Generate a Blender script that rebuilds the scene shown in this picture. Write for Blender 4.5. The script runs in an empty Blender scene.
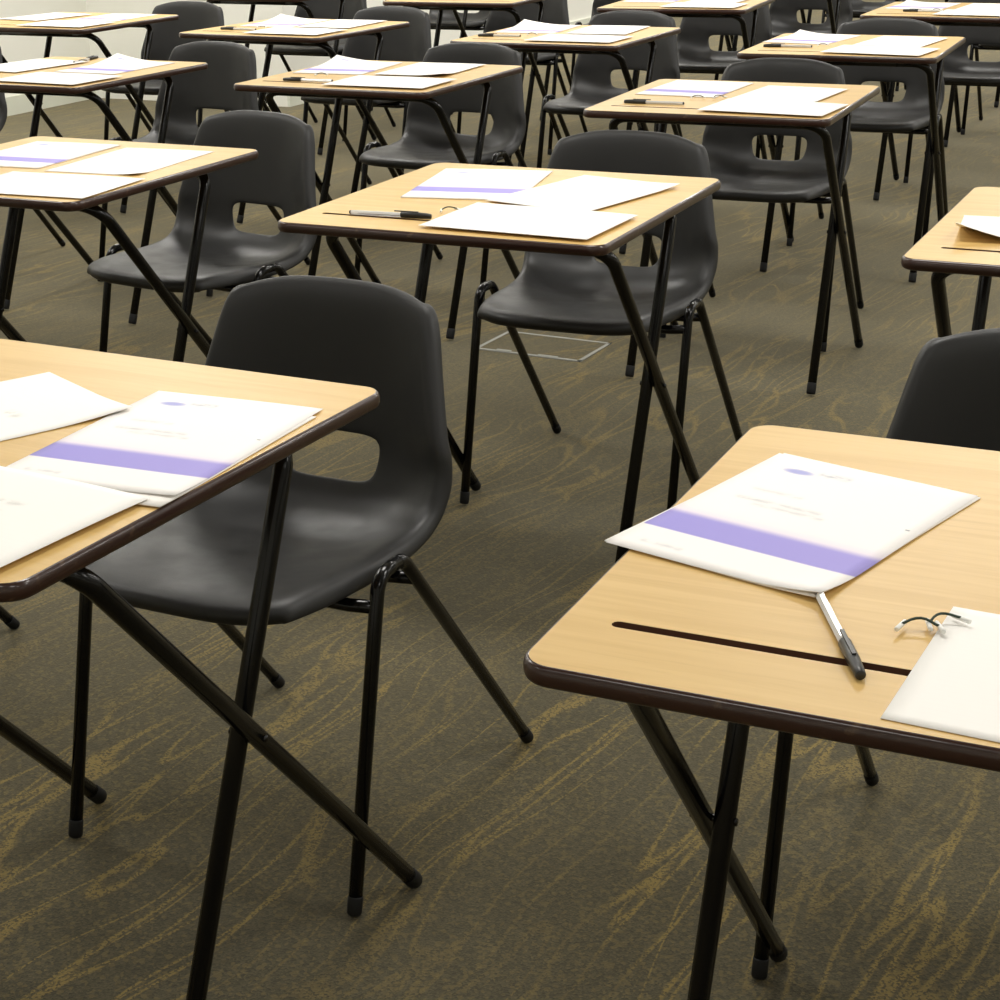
import bpy, bmesh, math, random
from mathutils import Vector, Matrix
random.seed(7)
SC = bpy.context.scene
COL = SC.collection
R = math.radians

# ------------------------------------------------------------------ helpers
def link(o, parent=None):
    COL.objects.link(o)
    if parent is not None:
        o.parent = parent
    return o

def smooth(me, on=True):
    for p in me.polygons:
        p.use_smooth = on

def obj(name, bm, mat, parent=None, sm=True):
    me = bpy.data.meshes.new(name)
    bmesh.ops.recalc_face_normals(bm, faces=bm.faces[:])
    bm.to_mesh(me); bm.free()
    if mat: me.materials.append(mat)
    smooth(me, sm)
    o = bpy.data.objects.new(name, me)
    return link(o, parent)

def thing(name, label, cat, loc=(0, 0, 0), rz=0, group=None):
    o = bpy.data.objects.new(name, None)
    o.empty_display_size = .1
    o.location = loc; o.rotation_euler = (0, 0, rz)
    COL.objects.link(o)
    return tag(o, label, cat, group)

def tag(o, label, cat, group=None):
    o['label'] = label; o['category'] = cat
    if group: o['group'] = group
    return o

def copy_tree(o, parent=None):
    c = o.copy(); COL.objects.link(c)
    if parent is not None: c.parent = parent
    for ch in list(o.children): copy_tree(ch, c)
    return c

def apply_mods(o):
    dg = bpy.context.evaluated_depsgraph_get(); dg.update()
    me = bpy.data.meshes.new_from_object(o.evaluated_get(dg))
    mats = [m for m in o.data.materials]
    o.modifiers.clear(); old = o.data; o.data = me; me.name = o.name
    if not me.materials:
        for m in mats: me.materials.append(m)
    bpy.data.meshes.remove(old)
    smooth(me)

def fillet(path, rad, n=6):
    """round every inner corner of a polyline"""
    P = [Vector(p) for p in path]; out = [P[0]]
    for i in range(1, len(P) - 1):
        a, b, c = P[i - 1], P[i], P[i + 1]
        d1 = (a - b).normalized(); d2 = (c - b).normalized()
        ang = d1.angle(d2)
        if ang > math.pi - .01 or rad <= 0:
            out.append(b); continue
        t = min(rad / math.tan(ang / 2), (a - b).length * .49, (c - b).length * .49)
        r = t * math.tan(ang / 2)
        bis = (d1 + d2).normalized(); cen = b + bis * (r / math.sin(ang / 2))
        s = b + d1 * t - cen; e = b + d2 * t - cen
        for k in range(n + 1):
            out.append(cen + s.normalized().slerp(e.normalized(), k / n) * r)
    out.append(P[-1])
    return out

def tube(bm, pts, r, seg=12, cap=True):
    pts = [Vector(p) for p in pts]
    tang = []
    for i in range(len(pts)):
        a = pts[max(i - 1, 0)]; b = pts[min(i + 1, len(pts) - 1)]
        tang.append((b - a).normalized())
    ref = Vector((1, 0, 0)) if abs(tang[0].x) < .9 else Vector((0, 1, 0))
    n = (ref - tang[0] * ref.dot(tang[0])).normalized()
    rings = []
    for i, p in enumerate(pts):
        if i: n = tang[i - 1].rotation_difference(tang[i]) @ n
        n = (n - tang[i] * n.dot(tang[i])).normalized()
        b = tang[i].cross(n)
        rr = r[i] if isinstance(r, (list, tuple)) else r
        rings.append([bm.verts.new(p + (n * math.cos(2 * math.pi * k / seg) + b * math.sin(2 * math.pi * k / seg)) * rr) for k in range(seg)])
    for i in range(len(rings) - 1):
        for k in range(seg):
            bm.faces.new((rings[i][k], rings[i][(k + 1) % seg], rings[i + 1][(k + 1) % seg], rings[i + 1][k]))
    if cap:
        bm.faces.new(rings[0][::-1]); bm.faces.new(rings[-1])
    return bm

def box(bm, lo, hi):
    lo = Vector(lo); hi = Vector(hi)
    m = Matrix.Translation((lo + hi) / 2) @ Matrix.Diagonal((*(hi - lo), 1))
    bmesh.ops.create_cube(bm, size=1, matrix=m)
    return bm

# ------------------------------------------------------------------ materials
def mat(name, rgb=(.5, .5, .5), rough=.5, spec=.5, coat=0):
    m = bpy.data.materials.new(name); m.use_nodes = True
    b = m.node_tree.nodes['Principled BSDF']
    b.inputs['Base Color'].default_value = (*rgb, 1)
    b.inputs['Roughness'].default_value = rough
    b.inputs['Specular IOR Level'].default_value = spec
    b.inputs['Coat Weight'].default_value = coat
    return m

class NT:
    """small node-graph builder"""
    def __init__(s, m):
        s.m = m; s.t = m.node_tree; s.b = s.t.nodes['Principled BSDF']
    def n(s, typ, **kw):
        x = s.t.nodes.new(typ)
        for k, v in kw.items(): setattr(x, k, v)
        return x
    def put(s, sock, v):
        if isinstance(v, bpy.types.NodeSocket): s.t.links.new(v, sock)
        else: sock.default_value = v
    def math(s, op, a, b=0.0, clamp=False):
        x = s.n('ShaderNodeMath', operation=op, use_clamp=clamp)
        s.put(x.inputs[0], a); s.put(x.inputs[1], b)
        return x.outputs[0]
    def ss(s, v, lo, hi, a=0.0, b=1.0):
        x = s.n('ShaderNodeMapRange', interpolation_type='SMOOTHSTEP')
        s.put(x.inputs[0], v)
        for i, q in enumerate((lo, hi, a, b)): s.put(x.inputs[i + 1], q)
        return x.outputs[0]
    def mix(s, f, a, b, blend='MIX'):
        x = s.n('ShaderNodeMix', data_type='RGBA', blend_type=blend)
        s.put(x.inputs[0], f)
        for i, q in ((6, a), (7, b)):
            s.put(x.inputs[i], q if isinstance(q, bpy.types.NodeSocket) else (*q, 1))
        return x.outputs[2]
    def noise(s, vec, scale, detail=2, rough=.5, dist=0):
        x = s.n('ShaderNodeTexNoise')
        s.put(x.inputs['Vector'], vec)
        x.inputs['Scale'].default_value = scale; x.inputs['Detail'].default_value = detail
        x.inputs['Roughness'].default_value = rough; x.inputs['Distortion'].default_value = dist
        return x.outputs['Fac']
    def mapping(s, vec, loc=(0, 0, 0), rot=(0, 0, 0), scale=(1, 1, 1)):
        x = s.n('ShaderNodeMapping')
        s.put(x.inputs[0], vec)
        x.inputs[1].default_value = loc; x.inputs[2].default_value = rot; x.inputs[3].default_value = scale
        return x.outputs[0]
    def coord(s, which='Object'):
        return s.n('ShaderNodeTexCoord').outputs[which]
    def sep(s, v):
        x = s.n('ShaderNodeSeparateXYZ'); s.put(x.inputs[0], v); return x.outputs
    def bump(s, h, strength=.2, dist=.001):
        x = s.n('ShaderNodeBump'); x.inputs['Strength'].default_value = strength; x.inputs['Distance'].default_value = dist
        s.put(x.inputs['Height'], h); s.put(s.b.inputs['Normal'], x.outputs[0])
    def color(s, c): s.put(s.b.inputs['Base Color'], c)

M = {}
# charcoal moulded plastic
M['plastic'] = mat('charcoal_plastic', (.017, .0168, .0165), .46, .45)
g = NT(M['plastic']); c = g.coord(); nz = g.noise(c, 900, 2)
g.bump(nz, .35, .0006)
g.put(g.b.inputs['Roughness'], g.ss(g.noise(c, 14, 3), .3, .7, .40, .52))
# black enamel tube
M['enamel'] = mat('black_enamel', (.0035, .0035, .0035), .2, .36)
M['rubber'] = mat('black_rubber', (.005, .005, .005), .6, .3)
M['steel'] = mat('zinc_steel', (.62, .62, .60), .3, .5); M['steel'].node_tree.nodes['Principled BSDF'].inputs['Metallic'].default_value = 1
# beech laminate
M['beech'] = mat('beech_laminate', (.74, .47, .17), .38, .45)
g = NT(M['beech']); c = g.coord()
v = g.mapping(c, scale=(3, 55, 10)); n1 = g.noise(v, 1.0, 4, .6, .6)
v2 = g.mapping(c, scale=(14, 260, 40)); n2 = g.noise(v2, 1.0, 2)
v3 = g.mapping(c, scale=(1.2, 5, 2)); n3 = g.noise(v3, 1.0, 2)
col = g.mix(g.ss(n1, .3, .7), (.575, .365, .118), (.65, .435, .158))
col = g.mix(g.ss(n2, .55, .75, 0, .25), col, (.46, .285, .085))
col = g.mix(g.ss(n3, .3, .7, 0, .35), col, (.67, .455, .172))
g.color(col)
M['edge'] = mat('dark_brown_edging', (.032, .011, .007), .3, .5, .35)
g = NT(M['edge']); c = g.coord()
g.color(g.mix(g.ss(g.noise(c, 60, 4), .62, .72, 0, .5), (.032, .011, .007), (.12, .07, .04)))
M['groove'] = mat('brown_groove', (.10, .042, .022), .5)
M['underside'] = mat('brown_backing', (.10, .05, .03), .6)
# paper
M['paper'] = mat('white_paper', (.90, .87, .82), .75, .2)
def uvxy(g):
    x = g.n('ShaderNodeUVMap'); x.uv_map = 'UVMap'
    o = g.sep(x.outputs[0]); return o[0], o[1], x.outputs[0]
def rect(g, X, Y, x0, x1, y0, y1, s=.01):
    a = g.math('MULTIPLY', g.ss(X, x0 - s, x0 + s), g.ss(X, x1 - s, x1 + s, 1, 0))
    b = g.math('MULTIPLY', g.ss(Y, y0 - s, y0 + s), g.ss(Y, y1 - s, y1 + s, 1, 0))
    return g.math('MULTIPLY', a, b)
# printed booklet cover: lilac band, smudged crest and faint heading lines
M['cover'] = mat('booklet_cover', (.9, .87, .84), .6, .25)
g = NT(M['cover']); X, Y, UV = uvxy(g)
pap = (.90, .87, .84)
core = g.math('MULTIPLY', g.ss(Y, .192, .202), g.ss(Y, .325, .372, 1, 0))
halo = g.math('MULTIPLY', g.ss(Y, .19, .20), g.ss(Y, .33, .45, 1, 0))
col = g.mix(g.math('MULTIPLY', halo, .55), pap, (.70, .58, .78))
col = g.mix(g.math('MULTIPLY', core, .93), col, g.mix(X, (.285, .25, .66), (.33, .285, .68)))
dx = g.math('DIVIDE', g.math('SUBTRACT', X, .21), .085); dy = g.math('DIVIDE', g.math('SUBTRACT', Y, .868), .026)
d2 = g.math('ADD', g.math('MULTIPLY', dx, dx), g.math('MULTIPLY', dy, dy))
col = g.mix(g.ss(d2, .1, 1.3, .85, 0), col, (.30, .31, .66))
smear = g.noise(g.mapping(UV, scale=(16, 40, 1)), 1, 3)
tx = g.math('MULTIPLY', rect(g, X, Y, .31, .46, .875, .90, .018), g.ss(smear, .32, .62))
col = g.mix(g.math('MULTIPLY', tx, .9), col, (.42, .42, .48))
for x0, x1, y, k in ((.15, .40, .655, .42), (.14, .56, .565, .62), (.25, .60, .53, .5), (.10, .30, .08, .5)):
    t = g.math('MULTIPLY', rect(g, X, Y, x0, x1, y - .008, y + .008, .014), g.ss(smear, .25, .65))
    col = g.mix(g.math('MULTIPLY', t, k), col, (.35, .35, .38))
col = g.mix(g.math('MULTIPLY', rect(g, X, Y, .93, .95, .598, .606, .004), .8), col, (.15, .15, .17))
g.color(col)
# answer sheets: faint ruling and smudged heading, plus punch marks
M['sheet'] = mat('answer_sheet', (.90, .88, .84), .7, .2)
g = NT(M['sheet']); X, Y, UV = uvxy(g)
smear = g.noise(g.mapping(UV, scale=(22, 30, 1)), 1, 3)
fr = g.math('FRACT', g.math('MULTIPLY', Y, 26.0))
ln = g.math('MULTIPLY', g.ss(fr, .44, .5), g.ss(fr, .5, .56, 1, 0))
col = g.mix(g.math('MULTIPLY', g.math('MULTIPLY', ln, rect(g, X, Y, .06, .95, .06, .84, .02)), .05), (.90, .88, .84), (.5, .5, .55))
for x0, x1, y in ((.34, .52, .60), (.46, .66, .54), (.55, .70, .65)):
    t = g.math('MULTIPLY', rect(g, X, Y, x0, x1, y - .016, y + .016, .03), g.ss(smear, .35, .7))
    col = g.mix(g.math('MULTIPLY', t, .5), col, (.36, .36, .33))
g.color(col)
M['ring'] = mat('punch_hole_outline', (.10, .09, .08), .8)  # thin dark grey ring drawn round the punch hole
# stationery
M['clear'] = mat('clear_pen_plastic', (.92, .92, .91), .12, .5); M['clear'].node_tree.nodes['Principled BSDF'].inputs['Transmission Weight'].default_value = .35
M['black'] = mat('black_pen_plastic', (.018, .018, .018), .35)
M['ink'] = mat('ink_tube', (.03, .03, .035), .4)
M['white_plastic'] = mat('white_plastic', (.86, .86, .82), .4)
M['cord'] = mat('dark_green_cord', (.03, .05, .035), .8)
# walls
M['wall'] = mat('painted_wall', (.86, .84, .74), .8, .2)
g = NT(M['wall']); c = g.coord()
g.color(g.mix(g.ss(g.noise(c, 1.3, 3), .3, .7), (.88, .875, .80), (.90, .895, .83)))
M['skirting'] = mat('painted_skirting', (.74, .76, .66), .5, .4)
M['ceiling'] = mat('ceiling_white', (.60, .60, .57), .9, .1)
M['plate'] = mat('grey_metal_frame', (.34, .34, .31), .4, .5)
# carpet
M['carpet'] = mat('olive_grey_carpet', (.1, .09, .065), .95, .1)
g = NT(M['carpet']); c = g.coord()
rot = g.mapping(c, rot=(0, 0, R(-57)))
w = g.n('ShaderNodeTexNoise'); w.inputs['Scale'].default_value = 1.3; w.inputs['Detail'].default_value = 2
g.put(w.inputs['Vector'], rot)
add = g.n('ShaderNodeVectorMath', operation='SUBTRACT'); g.put(add.inputs[0], w.outputs['Color']); add.inputs[1].default_value = (.5, .5, .5)
sc_ = g.n('ShaderNodeVectorMath', operation='SCALE'); g.put(sc_.inputs[0], add.outputs[0]); sc_.inputs['Scale'].default_value = .22
sm_ = g.n('ShaderNodeVectorMath', operation='ADD'); g.put(sm_.inputs[0], rot); g.put(sm_.inputs[1], sc_.outputs[0])
warped = sm_.outputs[0]
tuft = g.n('ShaderNodeTexVoronoi'); tuft.inputs['Scale'].default_value = 330; g.put(tuft.inputs['Vector'], c)
tr = g.sep(tuft.outputs['Color'])[0]
tr2 = g.sep(tuft.outputs['Color'])[1]
# meandering vein lines: thin contour bands of two stretched noises
def veins(scale, off, width, seed):
    n = g.noise(g.mapping(warped, loc=(seed, seed * .7, 0), scale=(.16, 1.5, 1)), scale, .6, .5)
    d = g.math('ABSOLUTE', g.math('SUBTRACT', n, off))
    return g.ss(d, width * .2, width, 1, 0)
v1 = veins(7.0, .50, .020, 0.0); v2 = veins(7.0, .60, .019, 3.1); v3 = veins(6.0, .42, .019, 7.7); v4 = veins(9.0, .50, .018, 11.3)
vv = g.math('MAXIMUM', g.math('MAXIMUM', v1, v2), g.math('MAXIMUM', v3, v4))
patch = g.ss(g.noise(g.mapping(warped, loc=(5, 2, 0), scale=(.7, 1.2, 1)), 2.6, 2), .40, .56)
vv = g.math('MULTIPLY', vv, g.math('ADD', g.math('MULTIPLY', patch, .75), .25))
dith = g.ss(tr, .22, .55, .12, 1.0)
vmask = g.math('MULTIPLY', vv, dith)
speck = g.math('MULTIPLY', g.ss(tr2, .80, .88), g.ss(g.noise(c, 1.7, 2), .42, .62))
tuft2 = g.n('ShaderNodeTexVoronoi'); tuft2.inputs['Scale'].default_value = 170; g.put(tuft2.inputs['Vector'], c)
q = g.sep(tuft2.outputs['Color'])
base = g.mix(tr, (.036, .032, .020), (.078, .068, .041))
base = g.mix(g.ss(q[0], .78, .84, 0, .55), base, (.135, .105, .042))
base = g.mix(g.ss(q[1], .80, .86, 0, .5), base, (.028, .026, .020))
base = g.mix(g.ss(g.noise(c, .9, 3), .3, .7, 0, .35), base, (.058, .049, .029))
base = g.mix(g.math('MULTIPLY', speck, .5), base, (.15, .118, .050))
base = g.mix(g.math('MULTIPLY', vmask, .85), base, (.205, .146, .044))
g.color(base)
g.bump(tuft.outputs['Distance'], .22, .0015)
g.put(g.b.inputs['Sheen Weight'], .4); g.put(g.b.inputs['Sheen Tint'], (.95, .87, .64, 1)); g.put(g.b.inputs['Sheen Roughness'], .45)

# ------------------------------------------------------------------ camera
cam = bpy.data.cameras.new('camera'); co = link(bpy.data.objects.new('camera', cam))
cam.sensor_fit = 'HORIZONTAL'; cam.sensor_width = 36; cam.lens = 1737.6 / 1000 * 36; cam.clip_start = .05; cam.clip_end = 100
pa, ra = R(-20.376), R(-.993)
fw = Vector((0, math.cos(pa), math.sin(pa))); up = Vector((0, -math.sin(pa), math.cos(pa))); rt = Vector((1, 0, 0))
rt, up = math.cos(ra) * rt + math.sin(ra) * up, -math.sin(ra) * rt + math.cos(ra) * up
mw = Matrix.Identity(4)
for i in range(3):
    mw[i][0] = rt[i]; mw[i][1] = up[i]; mw[i][2] = -fw[i]
mw.translation = (0, 0, 1.3068)
co.matrix_world = mw
SC.camera = co

# ------------------------------------------------------------------ room axes (aisles run along dv)
A0 = R(-24.7)
EU = Vector((math.cos(A0), math.sin(A0), 0)); EV = Vector((-math.sin(A0), math.cos(A0), 0))
O0 = Vector((-.5374, 1.7854, 0))
def room(e, d, z=0): return O0 + EU * e + EV * d + Vector((0, 0, z))

def struct(name, bm, m):
    o = obj(name, bm, m, None, False); o['kind'] = 'structure'; return o
def slab(e0, e1, d0, d1, z0, z1):
    bm = bmesh.new(); vs = []
    for z in (z0, z1):
        for e, d in ((e0, d0), (e1, d0), (e1, d1), (e0, d1)): vs.append(bm.verts.new(room(e, d, z)))
    for f in ((3, 2, 1, 0), (4, 5, 6, 7), (0, 1, 5, 4), (1, 2, 6, 5), (2, 3, 7, 6), (3, 0, 4, 7)): bm.faces.new([vs[i] for i in f])
    return bm
struct('floor', slab(-5.42, 8.65, -4.65, 20.15, -.05, 0), M['carpet'])
struct('wall_left', slab(-5.42, -5.27, -4.5, 7.12, 0, 3.0), M['wall'])
struct('wall_bay', slab(-5.42, -3.95, 7.12, 20.15, 0, 3.0), M['wall'])
struct('baseboard_left', slab(-5.27, -5.255, -4.5, 7.12, 0, .10), M['skirting'])
struct('baseboard_bay', slab(-3.95, -3.935, 7.12, 20, 0, .10), M['skirting'])
struct('wall_back', slab(-3.95, 8.5, 20, 20.15, 0, 3.0), M['wall'])
struct('wall_right', slab(8.5, 8.65, -4.5, 20.15, 0, 3.0), M['wall'])
struct('wall_front', slab(-5.42, 8.5, -4.65, -4.5, 0, 3.0), M['wall'])
struct('ceiling', slab(-5.42, 8.65, -4.65, 20.15, 3.0, 3.1), M['ceiling'])

# ------------------------------------------------------------------ exam desk
W, D, H, TH = .600, .643, .7276, .018
def rrect(w, d, r, n=6):
    pts = []
    for cx, cy, a0 in ((w / 2 - r, d / 2 - r, 0), (-w / 2 + r, d / 2 - r, 90), (-w / 2 + r, -d / 2 + r, 180), (w / 2 - r, -d / 2 + r, 270)):
        for k in range(n + 1):
            a = R(a0 + 90 * k / n); pts.append((cx + r * math.cos(a), cy + r * math.sin(a)))
    return pts
GV = -.226; GW = .0115; GL = .512
def make_desk():
    root = thing('exam_desk', '', 'desk')
    # top board with the pen slot cut out of its upper face
    bm = bmesh.new()
    outer = rrect(W - .006, D - .006, .024, 8)
    slot = []
    for s, cx in ((1, GL / 2 - GW / 2), (-1, -GL / 2 + GW / 2)):
        for k in range(7):
            a = R(-90 + 30 * k) if s > 0 else R(90 + 30 * k)
            slot.append((cx + GW / 2 * math.cos(a), GV + GW / 2 * math.sin(a)))
    vo = [bm.verts.new((x, y, H)) for x, y in outer]; vi = [bm.verts.new((x, y, H)) for x, y in slot]
    es = [bm.edges.new((l[i], l[(i + 1) % len(l)])) for l in (vo, vi) for i in range(len(l))]
    bmesh.ops.triangle_fill(bm, use_beauty=True, use_dissolve=False, edges=es, normal=(0, 0, 1))
    vb = [bm.verts.new((x, y, H - TH + .001)) for x, y in outer]
    for i in range(len(vo)):
        j = (i + 1) % len(vo); bm.faces.new((vo[i], vb[i], vb[j], vo[j]))
    bm.faces.new(vb[::-1])
    top = obj('tabletop', bm, M['beech'], root, False)
    bm = bmesh.new()
    va = [bm.verts.new((x, y, H)) for x, y in slot]; vb = [bm.verts.new((x, y, H - .006)) for x, y in slot]
    for i in range(len(va)):
        j = (i + 1) % len(va); bm.faces.new((va[i], va[j], vb[j], vb[i]))
    bm.faces.new(vb)
    obj('pen_groove', bm, M['groove'], top, False)
    # bull-nosed edging swept round the board
    bm = bmesh.new(); prof = [(.0, H), (.0016, H - .0004), (.0034, H - .0022), (.0045, H - .0055), (.0048, H - .009), (.0045, H - .0125), (.0034, H - .0158), (.0016, H - .0176), (0, H - TH), (-.006, H - TH)]
    rings = []
    for off, z in prof:
        rings.append([bm.verts.new((x, y, z)) for x, y in rrect(W - .0066 + 2 * off, D - .0066 + 2 * off, .0237 + off, 8)])
    for a, b in zip(rings, rings[1:]):
        for i in range(len(a)):
            j = (i + 1) % len(a); bm.faces.new((a[i], b[i], b[j], a[j]))
    obj('edge_trim', bm, M['edge'], top)
    # two hinged tube frames crossing at a bolt on each side
    RT = .0113
    def side(u, top_v, top_z, foot_v, bar_v):
        zt = H - TH - RT - .001
        s = 1 if u > 0 else -1
        d = Vector((0, foot_v - top_v, -top_z)).normalized()
        p = [Vector((s * .17, bar_v, zt)), Vector((u, bar_v, zt)), Vector((u, foot_v, .012))]
        f = fillet(p, .055, 8)
        o = obj('leg', tube(bmesh.new(), f, RT, 12), M['enamel'], root)
        e = Vector((u, foot_v, 0)); a = (f[-2] - f[-1]).normalized()
        bm = bmesh.new()
        t0 = e + Vector((0, 0, .0)); q = Vector((u, foot_v, .012))
        tube(bm, [q - a * .0065, q - a * .003, q + a * .02, q + a * .022], [.0106, .0121, .0121, .0114], 12)
        for v in bm.verts: v.co.z = max(v.co.z, .0005)
        obj('foot_cap', bm, M['rubber'], o)
    for s in (1, -1):
        side(s * .2660, -.2, .69, .397, -.205)
        side(s * .2425, .2, .69, -.098, .196)
    zt = H - TH - RT - .001
    obj('cross_bar', tube(bmesh.new(), [(-.172, -.205, zt), (.172, -.205, zt)], RT, 12), M['enamel'], root)
    obj('cross_bar', tube(bmesh.new(), [(-.172, .196, zt), (.172, .196, zt)], RT, 12), M['enamel'], root)
    # pivot bolts at the crossing
    t = .5
    def at_z(v0, v1, z, z0=.697): return v0 + (v1 - v0) * (z0 - z) / (z0 - .012)
    zc = .30
    best = min((abs(at_z(-.205, .397, z / 1000) - at_z(.196, -.098, z / 1000)), z / 1000) for z in range(150, 600))
    zc = best[1]; vc = at_z(-.205, .397, zc)
    for s in (1, -1):
        b = obj('pivot_bolt', tube(bmesh.new(), [(s * .2295, vc, zc), (s * .2788, vc, zc)], .0042, 10), M['enamel'], root)
    return root

# ------------------------------------------------------------------ moulded chair
def make_chair():
    root = thing('stacking_chair', '', 'chair')
    rows = [  # y, z, half width, side wrap, side lift, mode (0 lip turns down, 1 lip turns back)
        (-.312, .421, .168, 0, 0, 0), (-.324, .431, .175, 0, 0, 0), (-.318, .443, .180, 0, 0, 0), (-.275, .449, .190, 0, .000, 0),
        (-.170, .442, .201, 0, .006, 0), (-.060, .430, .207, 0, .014, 0), (.030, .424, .211, .010, .032, .1),
        (.080, .434, .214, .035, .060, .45), (.104, .462, .215, .052, .056, .8), (.113, .495, .214, .062, .040, 1),
        (.117, .530, .209, .066, .018, 1), (.121, .566, .204, .064, .004, 1), (.128, .635, .188, .050, 0, 1),
        (.135, .700, .175, .034, -.002, 1), (.141, .732, .164, .026, -.010, 1), (.149, .745, .152, .020, -.020, 1), (.158, .738, .147, .018, -.022, 1)]
    ts = [-1, -.965, -.82, -.60, -.38, -.14, .14, .38, .60, .82, .965, 1]
    bm = bmesh.new(); grid = []
    for j, (y, z, hw, wr, lf, md) in enumerate(rows):
        row = []
        for t in ts:
            a = min(abs(t) / .965, 1); end = abs(t) == 1
            tt = t
            if j in (8, 9, 10) and abs(t) == .38: tt = t * (.86, .96, 1.04)[j - 8]
            x = hw * (tt if not end else math.copysign(.975 + .045 * (1 - abs(md - .6)) , t))
            yy = y - wr * a ** 3.2; zz = z + lf * a ** 3.5
            if j <= 3: yy += .036 * a ** 5
            zz -= .006 * (1 - a * a) * (1 if 2 < j < 7 else 0)
            if end:
                k = (0, .25, .7, 1)[j] if j < 3 else (1 if j < 14 else (.7, .3, .0)[j - 14])
                zz -= .026 * (1 - md) * k; yy += .024 * md * k
                if md > .1 and md < 1: zz -= .012
                if j < 3 or j > 14: x = hw * math.copysign(.985, t)
            row.append(bm.verts.new((x, yy, zz)))
        grid.append(row)
    for j in range(len(rows) - 1):
        for i in range(len(ts) - 1):
            if j in (8, 9) and 4 <= i <= 6: continue
            bm.faces.new((grid[j][i], grid[j][i + 1], grid[j + 1][i + 1], grid[j + 1][i]))
    sh = obj('seat_shell', bm, M['plastic'], root)
    m = sh.modifiers.new('s', 'SOLIDIFY'); m.thickness = .006; m.offset = 1
    m = sh.modifiers.new('d', 'SUBSURF'); m.levels = 2; m.render_levels = 2
    apply_mods(sh)
    RT = .0095
    for s in (1, -1):
        x = s * .2310
        pf = [Vector((x, -.258, .010)), Vector((x, -.160, .449)), Vector((x, -.112, .4585))]
        pr = [Vector((x, -.112, .4585)), Vector((x, -.077, .449)), Vector((x, .268, .010))]
        full = fillet([pf[0], Vector((x, -.160, .449)), Vector((x, -.098, .449)), pr[2]], .030, 8)
        k = len(full) // 2
        for part in (full[:k + 1], full[k:][::-1]):
            o = obj('leg', tube(bmesh.new(), part, RT, 12), M['enamel'], root)
            foot = part[0]; a = (part[1] - part[0]).normalized(); bm = bmesh.new()
            tube(bm, [foot - a * .006, foot - a * .003, foot + a * .018, foot + a * .020], [.0090, .0103, .0103, .0096], 12)
            for v in bm.verts: v.co.z = max(v.co.z, .0005)
            obj('foot_cap', bm, M['rubber'], o)
    for y, z in ((-.169, .408), (-.0640, .408)):
        bm = bmesh.new()
        tube(bm, fillet([(-.230, y, z), (-.19, y, z - .004), (.19, y, z - .004), (.230, y, z)], .02, 3), RT * .95, 10)
        obj('cross_bar', bm, M['enamel'], root)
    for s in (1, -1):
        bm = bmesh.new(); box(bm, (s * .15 - .02, -.172, .408), (s * .15 + .02, -.06, .418))
        obj('seat_bracket', bm, M['enamel'], root, False)
    return root

# ------------------------------------------------------------------ papers
def paper_mesh(w, d, thick, lifts, nx=14, ny=18, wave=0, z0=0):
    """sheet with optional corner curls: lifts = [(cx,cy,height,radius)] in -1..1 corner coords"""
    bm = bmesh.new(); uvl = bm.loops.layers.uv.new('UVMap'); top = []
    def hz(x, y):
        z = 0
        for cx, cy, h, r in lifts:
            q = max(0, 1 - math.hypot(x - cx * w / 2, y - cy * d / 2) / r); z += h * q ** 1.7
        return z + wave * (math.sin(x * 23 + 1) * .5 + .5) * (math.sin(y * 17) * .5 + .5)
    for off in (z0 + thick, z0):
        top.append([[bm.verts.new((x := -w / 2 + w * i / nx, y := -d / 2 + d * j / ny, hz(x, y) + off)) for i in range(nx + 1)] for j in range(ny + 1)])
    def face(vs):
        f = bm.faces.new(vs)
        for l in f.loops: l[uvl].uv = (l.vert.co.x / w + .5, l.vert.co.y / d + .5)
    for j in range(ny):
        for i in range(nx):
            a = top[0]; face((a[j][i], a[j][i + 1], a[j + 1][i + 1], a[j + 1][i]))
            a = top[1]; face((a[j][i], a[j + 1][i], a[j + 1][i + 1], a[j][i + 1]))
    for i in range(nx):
        for j in (0, ny): face((top[0][j][i], top[0][j][i + 1], top[1][j][i + 1], top[1][j][i]))
    for j in range(ny):
        for i in (0, nx): face((top[0][j][i], top[0][j + 1][i], top[1][j + 1][i], top[1][j][i]))
    return bm

def place(o, dk, u, v, rot, z):
    x, y, a = dk; a = R(a)
    o.location = (x + u * math.cos(a) - v * math.sin(a), y + u * math.sin(a) + v * math.cos(a), z)
    o.rotation_euler = (0, 0, a + R(rot))

LIFT = {'TL': (-1, 1), 'TR': (1, 1), 'BL': (-1, -1), 'BR': (1, -1)}
def curl(spec): return [(*LIFT[k], h, r) for k, h, r in spec]

def booklet(dk, u, v, rot, label, spec=(), prot=0, poff=(0, 0), group='question booklets', z=H):
    o = thing('question_booklet', label, 'booklet', group=group); place(o, dk, u, v, rot, z + .0004)
    p = obj('pages', paper_mesh(.215, .305, .0011, curl([(k, h * .45, r) for k, h, r in spec]), wave=.0006), M['paper'], o)
    p.rotation_euler = (0, 0, R(prot)); p.location = (*poff, 0)
    obj('cover', paper_mesh(.215, .305, .0004, curl(spec), wave=.0010, z0=.0014), M['cover'], o)
    return o

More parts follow.
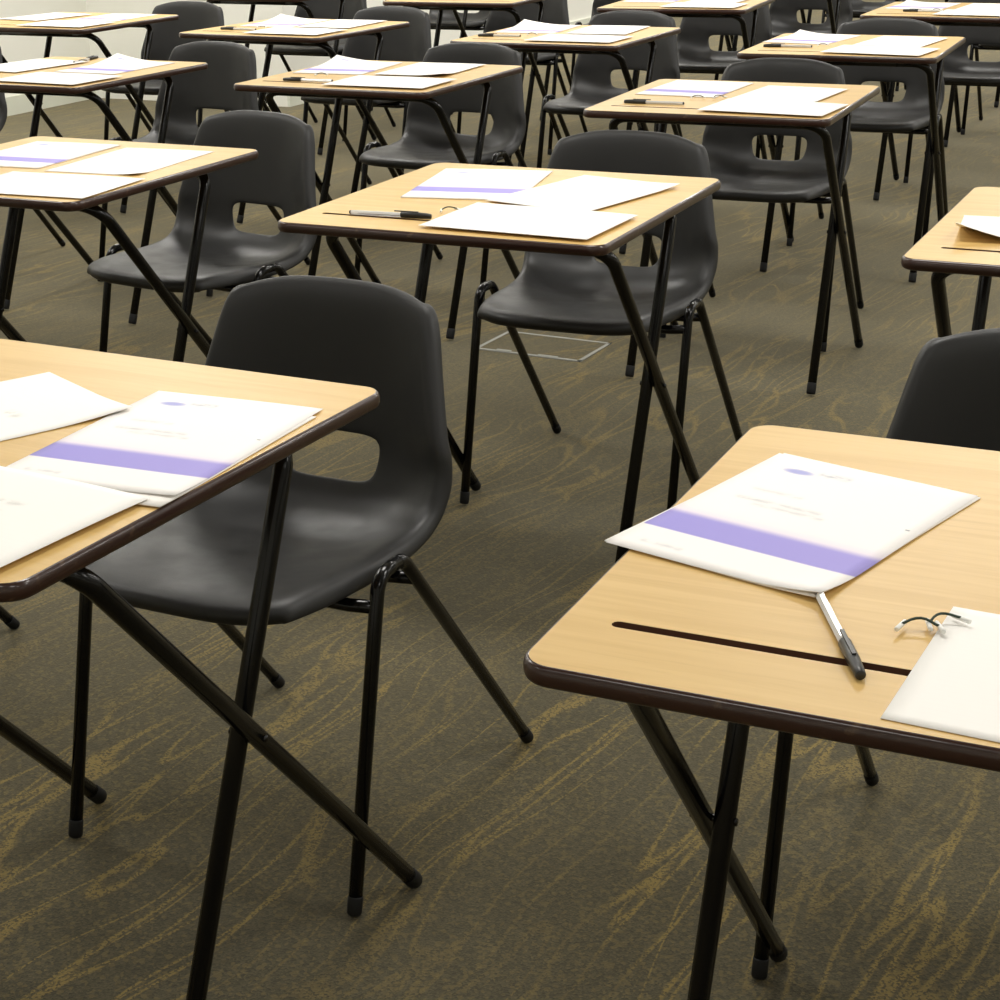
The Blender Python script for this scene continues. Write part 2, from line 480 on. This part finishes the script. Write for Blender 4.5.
def sheet(dk, u, v, rot, label, land=False, spec=(), z=H, ring=False, name='answer_sheet', wave=.001):
    w, d = (.305, .215) if land else (.215, .305)
    o = obj(name, paper_mesh(w, d, .0004, curl(spec), wave=wave), M['sheet'])
    place(o, dk, u, v, rot, z + .0005); tag(o, label, 'paper', 'loose answer sheets')
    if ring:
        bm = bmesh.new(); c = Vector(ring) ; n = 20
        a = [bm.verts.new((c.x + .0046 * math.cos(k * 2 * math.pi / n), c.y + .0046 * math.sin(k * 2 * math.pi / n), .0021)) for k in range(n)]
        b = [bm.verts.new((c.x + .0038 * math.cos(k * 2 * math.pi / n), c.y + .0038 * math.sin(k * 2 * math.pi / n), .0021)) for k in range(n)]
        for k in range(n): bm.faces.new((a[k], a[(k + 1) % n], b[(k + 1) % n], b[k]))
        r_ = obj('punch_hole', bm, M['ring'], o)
    return o

def make_pen():
    """ballpoint lying along +x, cap end at +x"""
    root = thing('ballpoint_pen', '', 'pen')
    r = .0042
    bm = bmesh.new(); tube(bm, [(-.074, 0, r), (-.0725, 0, r), (.030, 0, r)], [.0034, .0042, .0042], 6)
    b = obj('barrel', bm, M['clear'], root, False)
    bm = bmesh.new(); tube(bm, [(-.06, 0, r), (.03, 0, r)], .0019, 8); obj('ink_tube', bm, M['ink'], b)
    bm = bmesh.new(); tube(bm, [(-.0765, 0, r), (-.0735, 0, r)], [.0030, .0038], 10); obj('end_plug', bm, M['black'], root)
    bm = bmesh.new(); tube(bm, [(.020, 0, r + .0009), (.0205, 0, r + .0009), (.050, 0, r + .0009), (.068, 0, r + .0005), (.0745, 0, r), (.0755, 0, r)], [.0048, .0053, .0053, .0046, .0042, .0036], 14)
    cp = obj('cap', bm, M['black'], root)
    bm = bmesh.new(); box(bm, (.008, -.0016, .0098), (.052, .0016, .0114)); box(bm, (.044, -.0014, .0086), (.052, .0014, .0104))
    obj('clip', bm, M['black'], cp, False)
    return root

def make_tag():
    """treasury tag: a cord loop with a T bar on each end"""
    root = thing('treasury_tag', '', 'treasury tag')
    pts = [(-.015, -.002, .003)] + [(-.015 + .030 * t, -.002 + .009 * math.sin(math.pi * t), .003 + .003 * math.sin(math.pi * t)) for t in [i / 8 for i in range(1, 8)]] + [(.015, .001, .003)]
    obj('cord', tube(bmesh.new(), pts, .0011, 8), M['cord'], root)
    for x, y, a in ((-.015, -.002, 70), (.015, .001, 110)):
        d = Vector((math.cos(R(a)), math.sin(R(a)), 0)) * .009; c = Vector((x, y, .0022))
        obj('end_bar', tube(bmesh.new(), [c - d, c - d * .95, c + d * .95, c + d], [.0015, .0021, .0021, .0015], 8), M['white_plastic'], root)
    return root

# ------------------------------------------------------------------ layout: desks (x, y, yaw)
DESK = {
 'r1R': (.4149, 1.3700, -24.6), 'r1L': (-.5414, 1.7854, -26.66),
 'r2M': (.0265, 3.1089, -24.25), 'r2L': (-.9003, 3.5615, -25.15), 'r2R': (1.0135, 2.7425, -24.6),
 'r3M': (-.3123, 5.0353, -25.33), 'r3R': (.6105, 4.4238, -22.55), 'r3L': (-1.2678, 5.2712, -25.93),
 'r4R': (1.1410, 5.6193, -22.29), 'r4M': (.2607, 6.1225, -25.32), 'r4N': (-.7137, 6.5588, -28.42), 'r4L': (-1.6479, 7.0262, -24.52),
 'r5M': (.8056, 7.3669, -19.94), 'r5R': (1.7639, 6.8143, -24.15)}
def rel(base, e, d, yaw=0):
    x, y, a = DESK[base]; p = Vector((x, y, 0)) + EU * e + EV * d
    return (p.x, p.y, a + yaw)
DESK['r5N'] = rel('r4N', .03, 1.47, 6); DESK['r5L'] = rel('r4L', .03, 1.50)
DESK['r6L'] = rel('r5L', .0, 1.4); DESK['r6N'] = rel('r5N', .0, 1.4); DESK['r6M'] = rel('r5M', .0, 1.4, -3); DESK['r6R'] = rel('r5R', 0, 1.4)
DESK['r7N'] = rel('r6N', 0, 1.4); DESK['r7M'] = rel('r6M', .0, 1.4); DESK['r7R'] = rel('r6R', 0, 1.4)

WHERE = {
 'r1R': 'nearest desk at the right', 'r1L': 'nearest desk at the left', 'r2M': 'second-row desk in the middle of the photo',
 'r2L': 'second-row desk at the left edge', 'r2R': 'second-row desk cut by the right edge', 'r3M': 'third-row desk left of centre',
 'r3R': 'third-row desk right of centre', 'r3L': 'third-row desk at the left edge', 'r4R': 'fourth-row desk at the right',
 'r4M': 'fourth-row desk at the centre', 'r4N': 'fourth-row desk left of centre', 'r4L': 'fourth-row desk in the top left corner',
 'r5M': 'fifth-row desk right of centre', 'r5R': 'fifth-row desk in the top right corner', 'r5N': 'fifth-row desk at top centre',
 'r5L': 'fifth-row desk by the left wall', 'r6L': 'sixth-row desk by the left wall', 'r6N': 'sixth-row desk left of centre',
 'r6M': 'sixth-row desk right of centre', 'r6R': 'sixth-row desk at the right', 'r7N': 'seventh-row desk left of centre', 'r7M': 'seventh-row desk right of centre', 'r7R': 'seventh-row desk at the right'}
DLABEL = {
 'r1R': 'nearest right beech exam desk with a booklet and crossways pen over its groove',
 'r1L': 'nearest left beech exam desk, a chair pushed up behind its right corner',
 'r2M': 'beech exam desk alone in the middle of the photo, pen in its groove',
 'r2R': 'beech exam desk cut by the right edge carrying one curled sheet',
}
desk0 = make_desk(); used = False
for k, (x, y, a) in DESK.items():
    if k == 'r1R': o = desk0
    else: o = copy_tree(desk0)
    o.location = (x, y, 0); o.rotation_euler = (0, 0, R(a))
    tag(o, DLABEL.get(k, 'folding beech exam desk on black legs, ' + WHERE[k]), 'desk', 'folding exam desks')

# ------------------------------------------------------------------ chairs: offset (u, v, yaw) from their desk
CH = {'r1R': (-.036, .60, -2), 'r1L': (-.002, .562, 0), 'r2M': (-.020, .565, 0), 'r2L': (.038, .56, -9),
      'r3M': (-.055, .56, -4), 'r3R': (-.048, .57, 0), 'r3L': (.05, .56, -5), 'r4R': (-.022, .58, 0), 'r4M': (-.035, .57, -2), 'r4N': (-.01, .56, 0),
      'r4L': (.09, .56, 0), 'r5M': (.01, .58, 0), 'r5R': (.02, .58, 0), 'r5N': (0, .56, 0), 'r5L': (-.08, .56, 0), 'r6L': (0, .56, 0),
      'r6N': (0, .56, 0), 'r6M': (0, .56, 0), 'r6R': (0, .56, 0), 'r7M': (0, .56, 0)}
chair0 = make_chair()
def put_chair(o, dk, u, v, yaw, label):
    place(o, dk, u, v, yaw, 0)
    tag(o, label, 'chair', 'charcoal stacking chairs')
CLABEL = {
 'r1L': 'large charcoal plastic chair nearest the camera, behind the nearest left desk',
 'r1R': 'charcoal plastic chair mostly hidden behind the nearest desk at the right',
 'r2M': 'charcoal plastic chair behind the desk in the middle, over the floor hatch',
}
for k, (u, v, yaw) in CH.items():
    o = chair0 if k == 'r1R' else copy_tree(chair0)
    put_chair(o, DESK[k], u, v, yaw, CLABEL.get(k, 'charcoal plastic chair with black legs behind the ' + WHERE[k]))
o = copy_tree(chair0); put_chair(o, DESK['r3L'], -.925, .47, 0, 'charcoal plastic chair just entering at the left edge beside the third row')
o = copy_tree(chair0); put_chair(o, DESK['r1L'], -1.035, .562, 0, 'charcoal plastic chair showing only one foot at the lower left edge')
o = copy_tree(chair0); put_chair(o, DESK['r2L'], -1.05, .56, 0, 'charcoal plastic chair left of the second row, only its rear leg showing')

# ------------------------------------------------------------------ papers on the desks
d = DESK
booklet(d['r1R'], -.179, .051, -14.4, 'large open-cornered lilac-banded booklet overhanging the nearest right desk', [('BR', .007, .07), ('BL', .0005, .12)], -1.5, (-.001, .002))
sheet(d['r1R'], .136, -.208, -3, 'blank sheet with a punch hole on the nearest right desk', True, ring=(-.065, -.070))
booklet(d['r1L'], .181, .058, 4, 'lilac-banded booklet along the right side of the nearest left desk', [('BR', .003, .08)], -1, (.002, -.024))
sheet(d['r1L'], -.078, .034, -25, 'tilted blank sheet at the back left of the nearest left desk', spec=[('TR', .006, .1)])
sheet(d['r1L'], .121, -.199, -3, 'blank sheet overlapping the booklet on the nearest left desk', True, z=H + .0046, spec=[('TR', -.0012, .1)])
booklet(d['r2M'], -.112, .115, 10, 'lilac-banded booklet at the back left of the middle desk')
sheet(d['r2M'], .112, .080, -14, 'blank sheet turned askew at the back right of the middle desk', spec=[('TR', .004, .08)], z=H + .003)
sheet(d['r2M'], .119, -.190, -2.5, 'smudged sheet at the front right of the middle desk', True, z=H + .0048)
booklet(d['r2L'], -.118, .100, 4, 'lilac-banded booklet on the second-row desk at the left edge')
sheet(d['r2L'], .125, .098, 4, 'upright blank sheet at the back right of the second-row left-edge desk', spec=[('BR', .005, .06)])
sheet(d['r2L'], .140, -.195, 4, 'landscape blank sheet at the front of the second-row left-edge desk', True, z=H + .0022)
sheet(d['r2R'], -.105, -.055, 6, 'blank sheet with one corner curled up on the right-edge desk', True, spec=[('BL', .030, .15)])
P4 = {  # booklet, back sheet, front sheet
 'r3M': ((-.175, .115, 5, [('TL', .018, .15)]), (.085, .135, 2, [('BR', .008, .1)]), (.118, -.175, 1)),
 'r3R': ((-.145, .130, -4, []), (.115, .060, -6, []), (.138, -.185, -5)),
 'r3L': ((.100, .115, 0, [('TL', .022, .16)]), (-.190, .060, -6, []), (.125, -.190, -2)),
 'r4R': ((-.165, .140, -10, [('TL', .012, .1)]), (.128, .100, -8, []), (.115, -.190, -8)),
 'r4M': ((-.170, .130, 4, [('TL', .018, .15)]), (.090, .145, 4, []), (.110, -.170, 0)),
 'r4N': ((-.130, .120, 5, [('TL', .018, .15)]), (.110, .140, 4, []), (.115, -.175, 2)),
 'r4L': ((.110, .130, 2, []), (-.180, .080, -8, []), (.120, -.180, -2)),
 'r5M': ((-.160, .120, -4, []), (.110, .110, -5, []), (.110, -.185, -3)),
 'r5R': ((-.150, .120, -5, [('TL', .010, .1)]), (.115, .100, -4, []), (.120, -.185, -4)),
}
for k, (b, s1, s2) in P4.items():
    booklet(d[k], *b[:3], 'lilac-banded booklet on the ' + WHERE[k], b[3])
    sheet(d[k], *s1[:3], 'upright blank sheet at the back of the ' + WHERE[k], spec=s1[3], z=H + .0028)
    sheet(d[k], *s2, 'landscape blank sheet at the front of the ' + WHERE[k], True, z=H + .0046)

pen0 = make_pen(); first = True
PENS = {'r1R': (-.082, -.185, -64), 'r2M': (-.128, -.217, 4), 'r3M': (-.122, -.205, 184), 'r3R': (-.162, -.176, 181), 'r3L': (-.105, .235, 100),
        'r4R': (-.185, -.125, 184), 'r4M': (-.190, -.150, 186), 'r4N': (-.140, -.165, 182), 'r5R': (-.100, -.130, 184)}
for k, (u, v, a) in PENS.items():
    o = pen0 if first else copy_tree(pen0); first = False
    place(o, d[k], u, v, a, H + .0002)
    tag(o, {'r1R': 'clear ballpoint with black cap lying across the nearest right desk groove'}.get(k, 'clear ballpoint pen with black cap on the ' + WHERE[k]), 'pen', 'black-capped ballpoint pens')
tag0 = make_tag(); first = True
TAGS = {'r1R': [(-.026, -.150, 10), (-.010, -.134, 40)], 'r2M': [(-.048, -.150, 40)], 'r3M': [(-.150, -.085, 30)], 'r3R': [(-.085, -.058, 20), (-.035, -.044, 40)],
        'r3L': [(-.085, .195, 60)], 'r4R': [(-.085, -.075, 20)], 'r4M': [(-.100, -.080, 30)], 'r4N': [(-.090, -.090, 10)], 'r5R': [(-.060, -.085, 20)]}
for k, L in TAGS.items():
    for i, (u, v, a) in enumerate(L):
        o = tag0 if first else copy_tree(tag0); first = False
        z = H + (.0030 if k == 'r1R' else .0028)
        place(o, d[k], u, v, a, z)
        tag(o, 'small white-ended treasury tag on the ' + WHERE[k] + (', nearer the booklet' if len(L) > 1 and i == 0 else ', nearer the loose sheet' if len(L) > 1 else ''), 'treasury tag', 'treasury tags')

# ------------------------------------------------------------------ floor hatch under the middle chair
hx = thing('floor_hatch', 'flush carpet-filled floor socket hatch with pale frame under the middle chair', 'floor hatch', (.13, 4.76, 0), R(-28))
hw, hd = .165, .105
bm = bmesh.new()
for lo, hi in (((-hw, -hd, .0003), (hw, -hd + .011, .003)), ((-hw, hd - .011, .0003), (hw, hd, .003)), ((-hw, -hd, .0003), (-hw + .011, hd, .003)), ((hw - .011, -hd, .0003), (hw, hd, .003))): box(bm, lo, hi)
obj('hatch_frame', bm, M['plate'], hx, False)
bm = bmesh.new(); box(bm, (-hw + .011, -hd + .011, .0003), (hw - .011, hd - .011, .0022)); obj('hatch_lid', bm, M['carpet'], hx, False)
bm = bmesh.new(); box(bm, (-.10, -hd + .004, .003), (-.055, -hd + .018, .0045)); obj('cable_flap', bm, M['plate'], hx, False)
bm = bmesh.new(); box(bm, (.03, -hd + .004, .003), (.09, -hd + .016, .0040)); obj('cable_flap', bm, M['plate'], hx, False)

# ------------------------------------------------------------------ light: rows of ceiling panels, added wall fill lamps and the room's soft ambient
PW = 44.5
def area(e, dd, z, sx, sy, power, col=(1, .975, .925)):  # builds the ceiling panels and also the added wall fills
    l = bpy.data.lights.new('panel_and_fill_light', 'AREA'); l.shape = 'RECTANGLE'; l.size = sx; l.size_y = sy; l.energy = power; l.color = col
    o = link(bpy.data.objects.new('panel_and_fill_light', l)); o.location = room(e, dd, z); o.rotation_euler = (0, 0, A0)
for e in (-2.7, .1, 2.9, 5.7):
    for dd in (-2.4, 1.1, 4.6, 8.1, 11.6, 15.1):
        area(e, dd, 2.97, 1.2, .6, PW * (.44 if dd < 1 else 1.0 if dd < 4 else 1.12))
area(-4.3, 3.2, 2.97, .6, 1.2, PW * .8)  # added fill lamp, brightens the left wall
area(-4.3, 5.8, 2.97, .6, 1.2, PW * .8)  # second added fill along the left wall
area(-2.7, 8.4, 2.97, .6, 1.2, PW * .5)  # weaker added fill near the bay wall
w = bpy.data.worlds.new('room_ambient'); SC.world = w; w.use_nodes = True
w.node_tree.nodes['Background'].inputs[0].default_value = (1, .96, .88, 1)
w.node_tree.nodes['Background'].inputs[1].default_value = .3

SC.view_settings.view_transform = 'Standard'; SC.view_settings.look = 'None'
SC.view_settings.gamma = 1; SC.view_settings.use_curve_mapping = False
SC.view_settings.exposure = 0.0
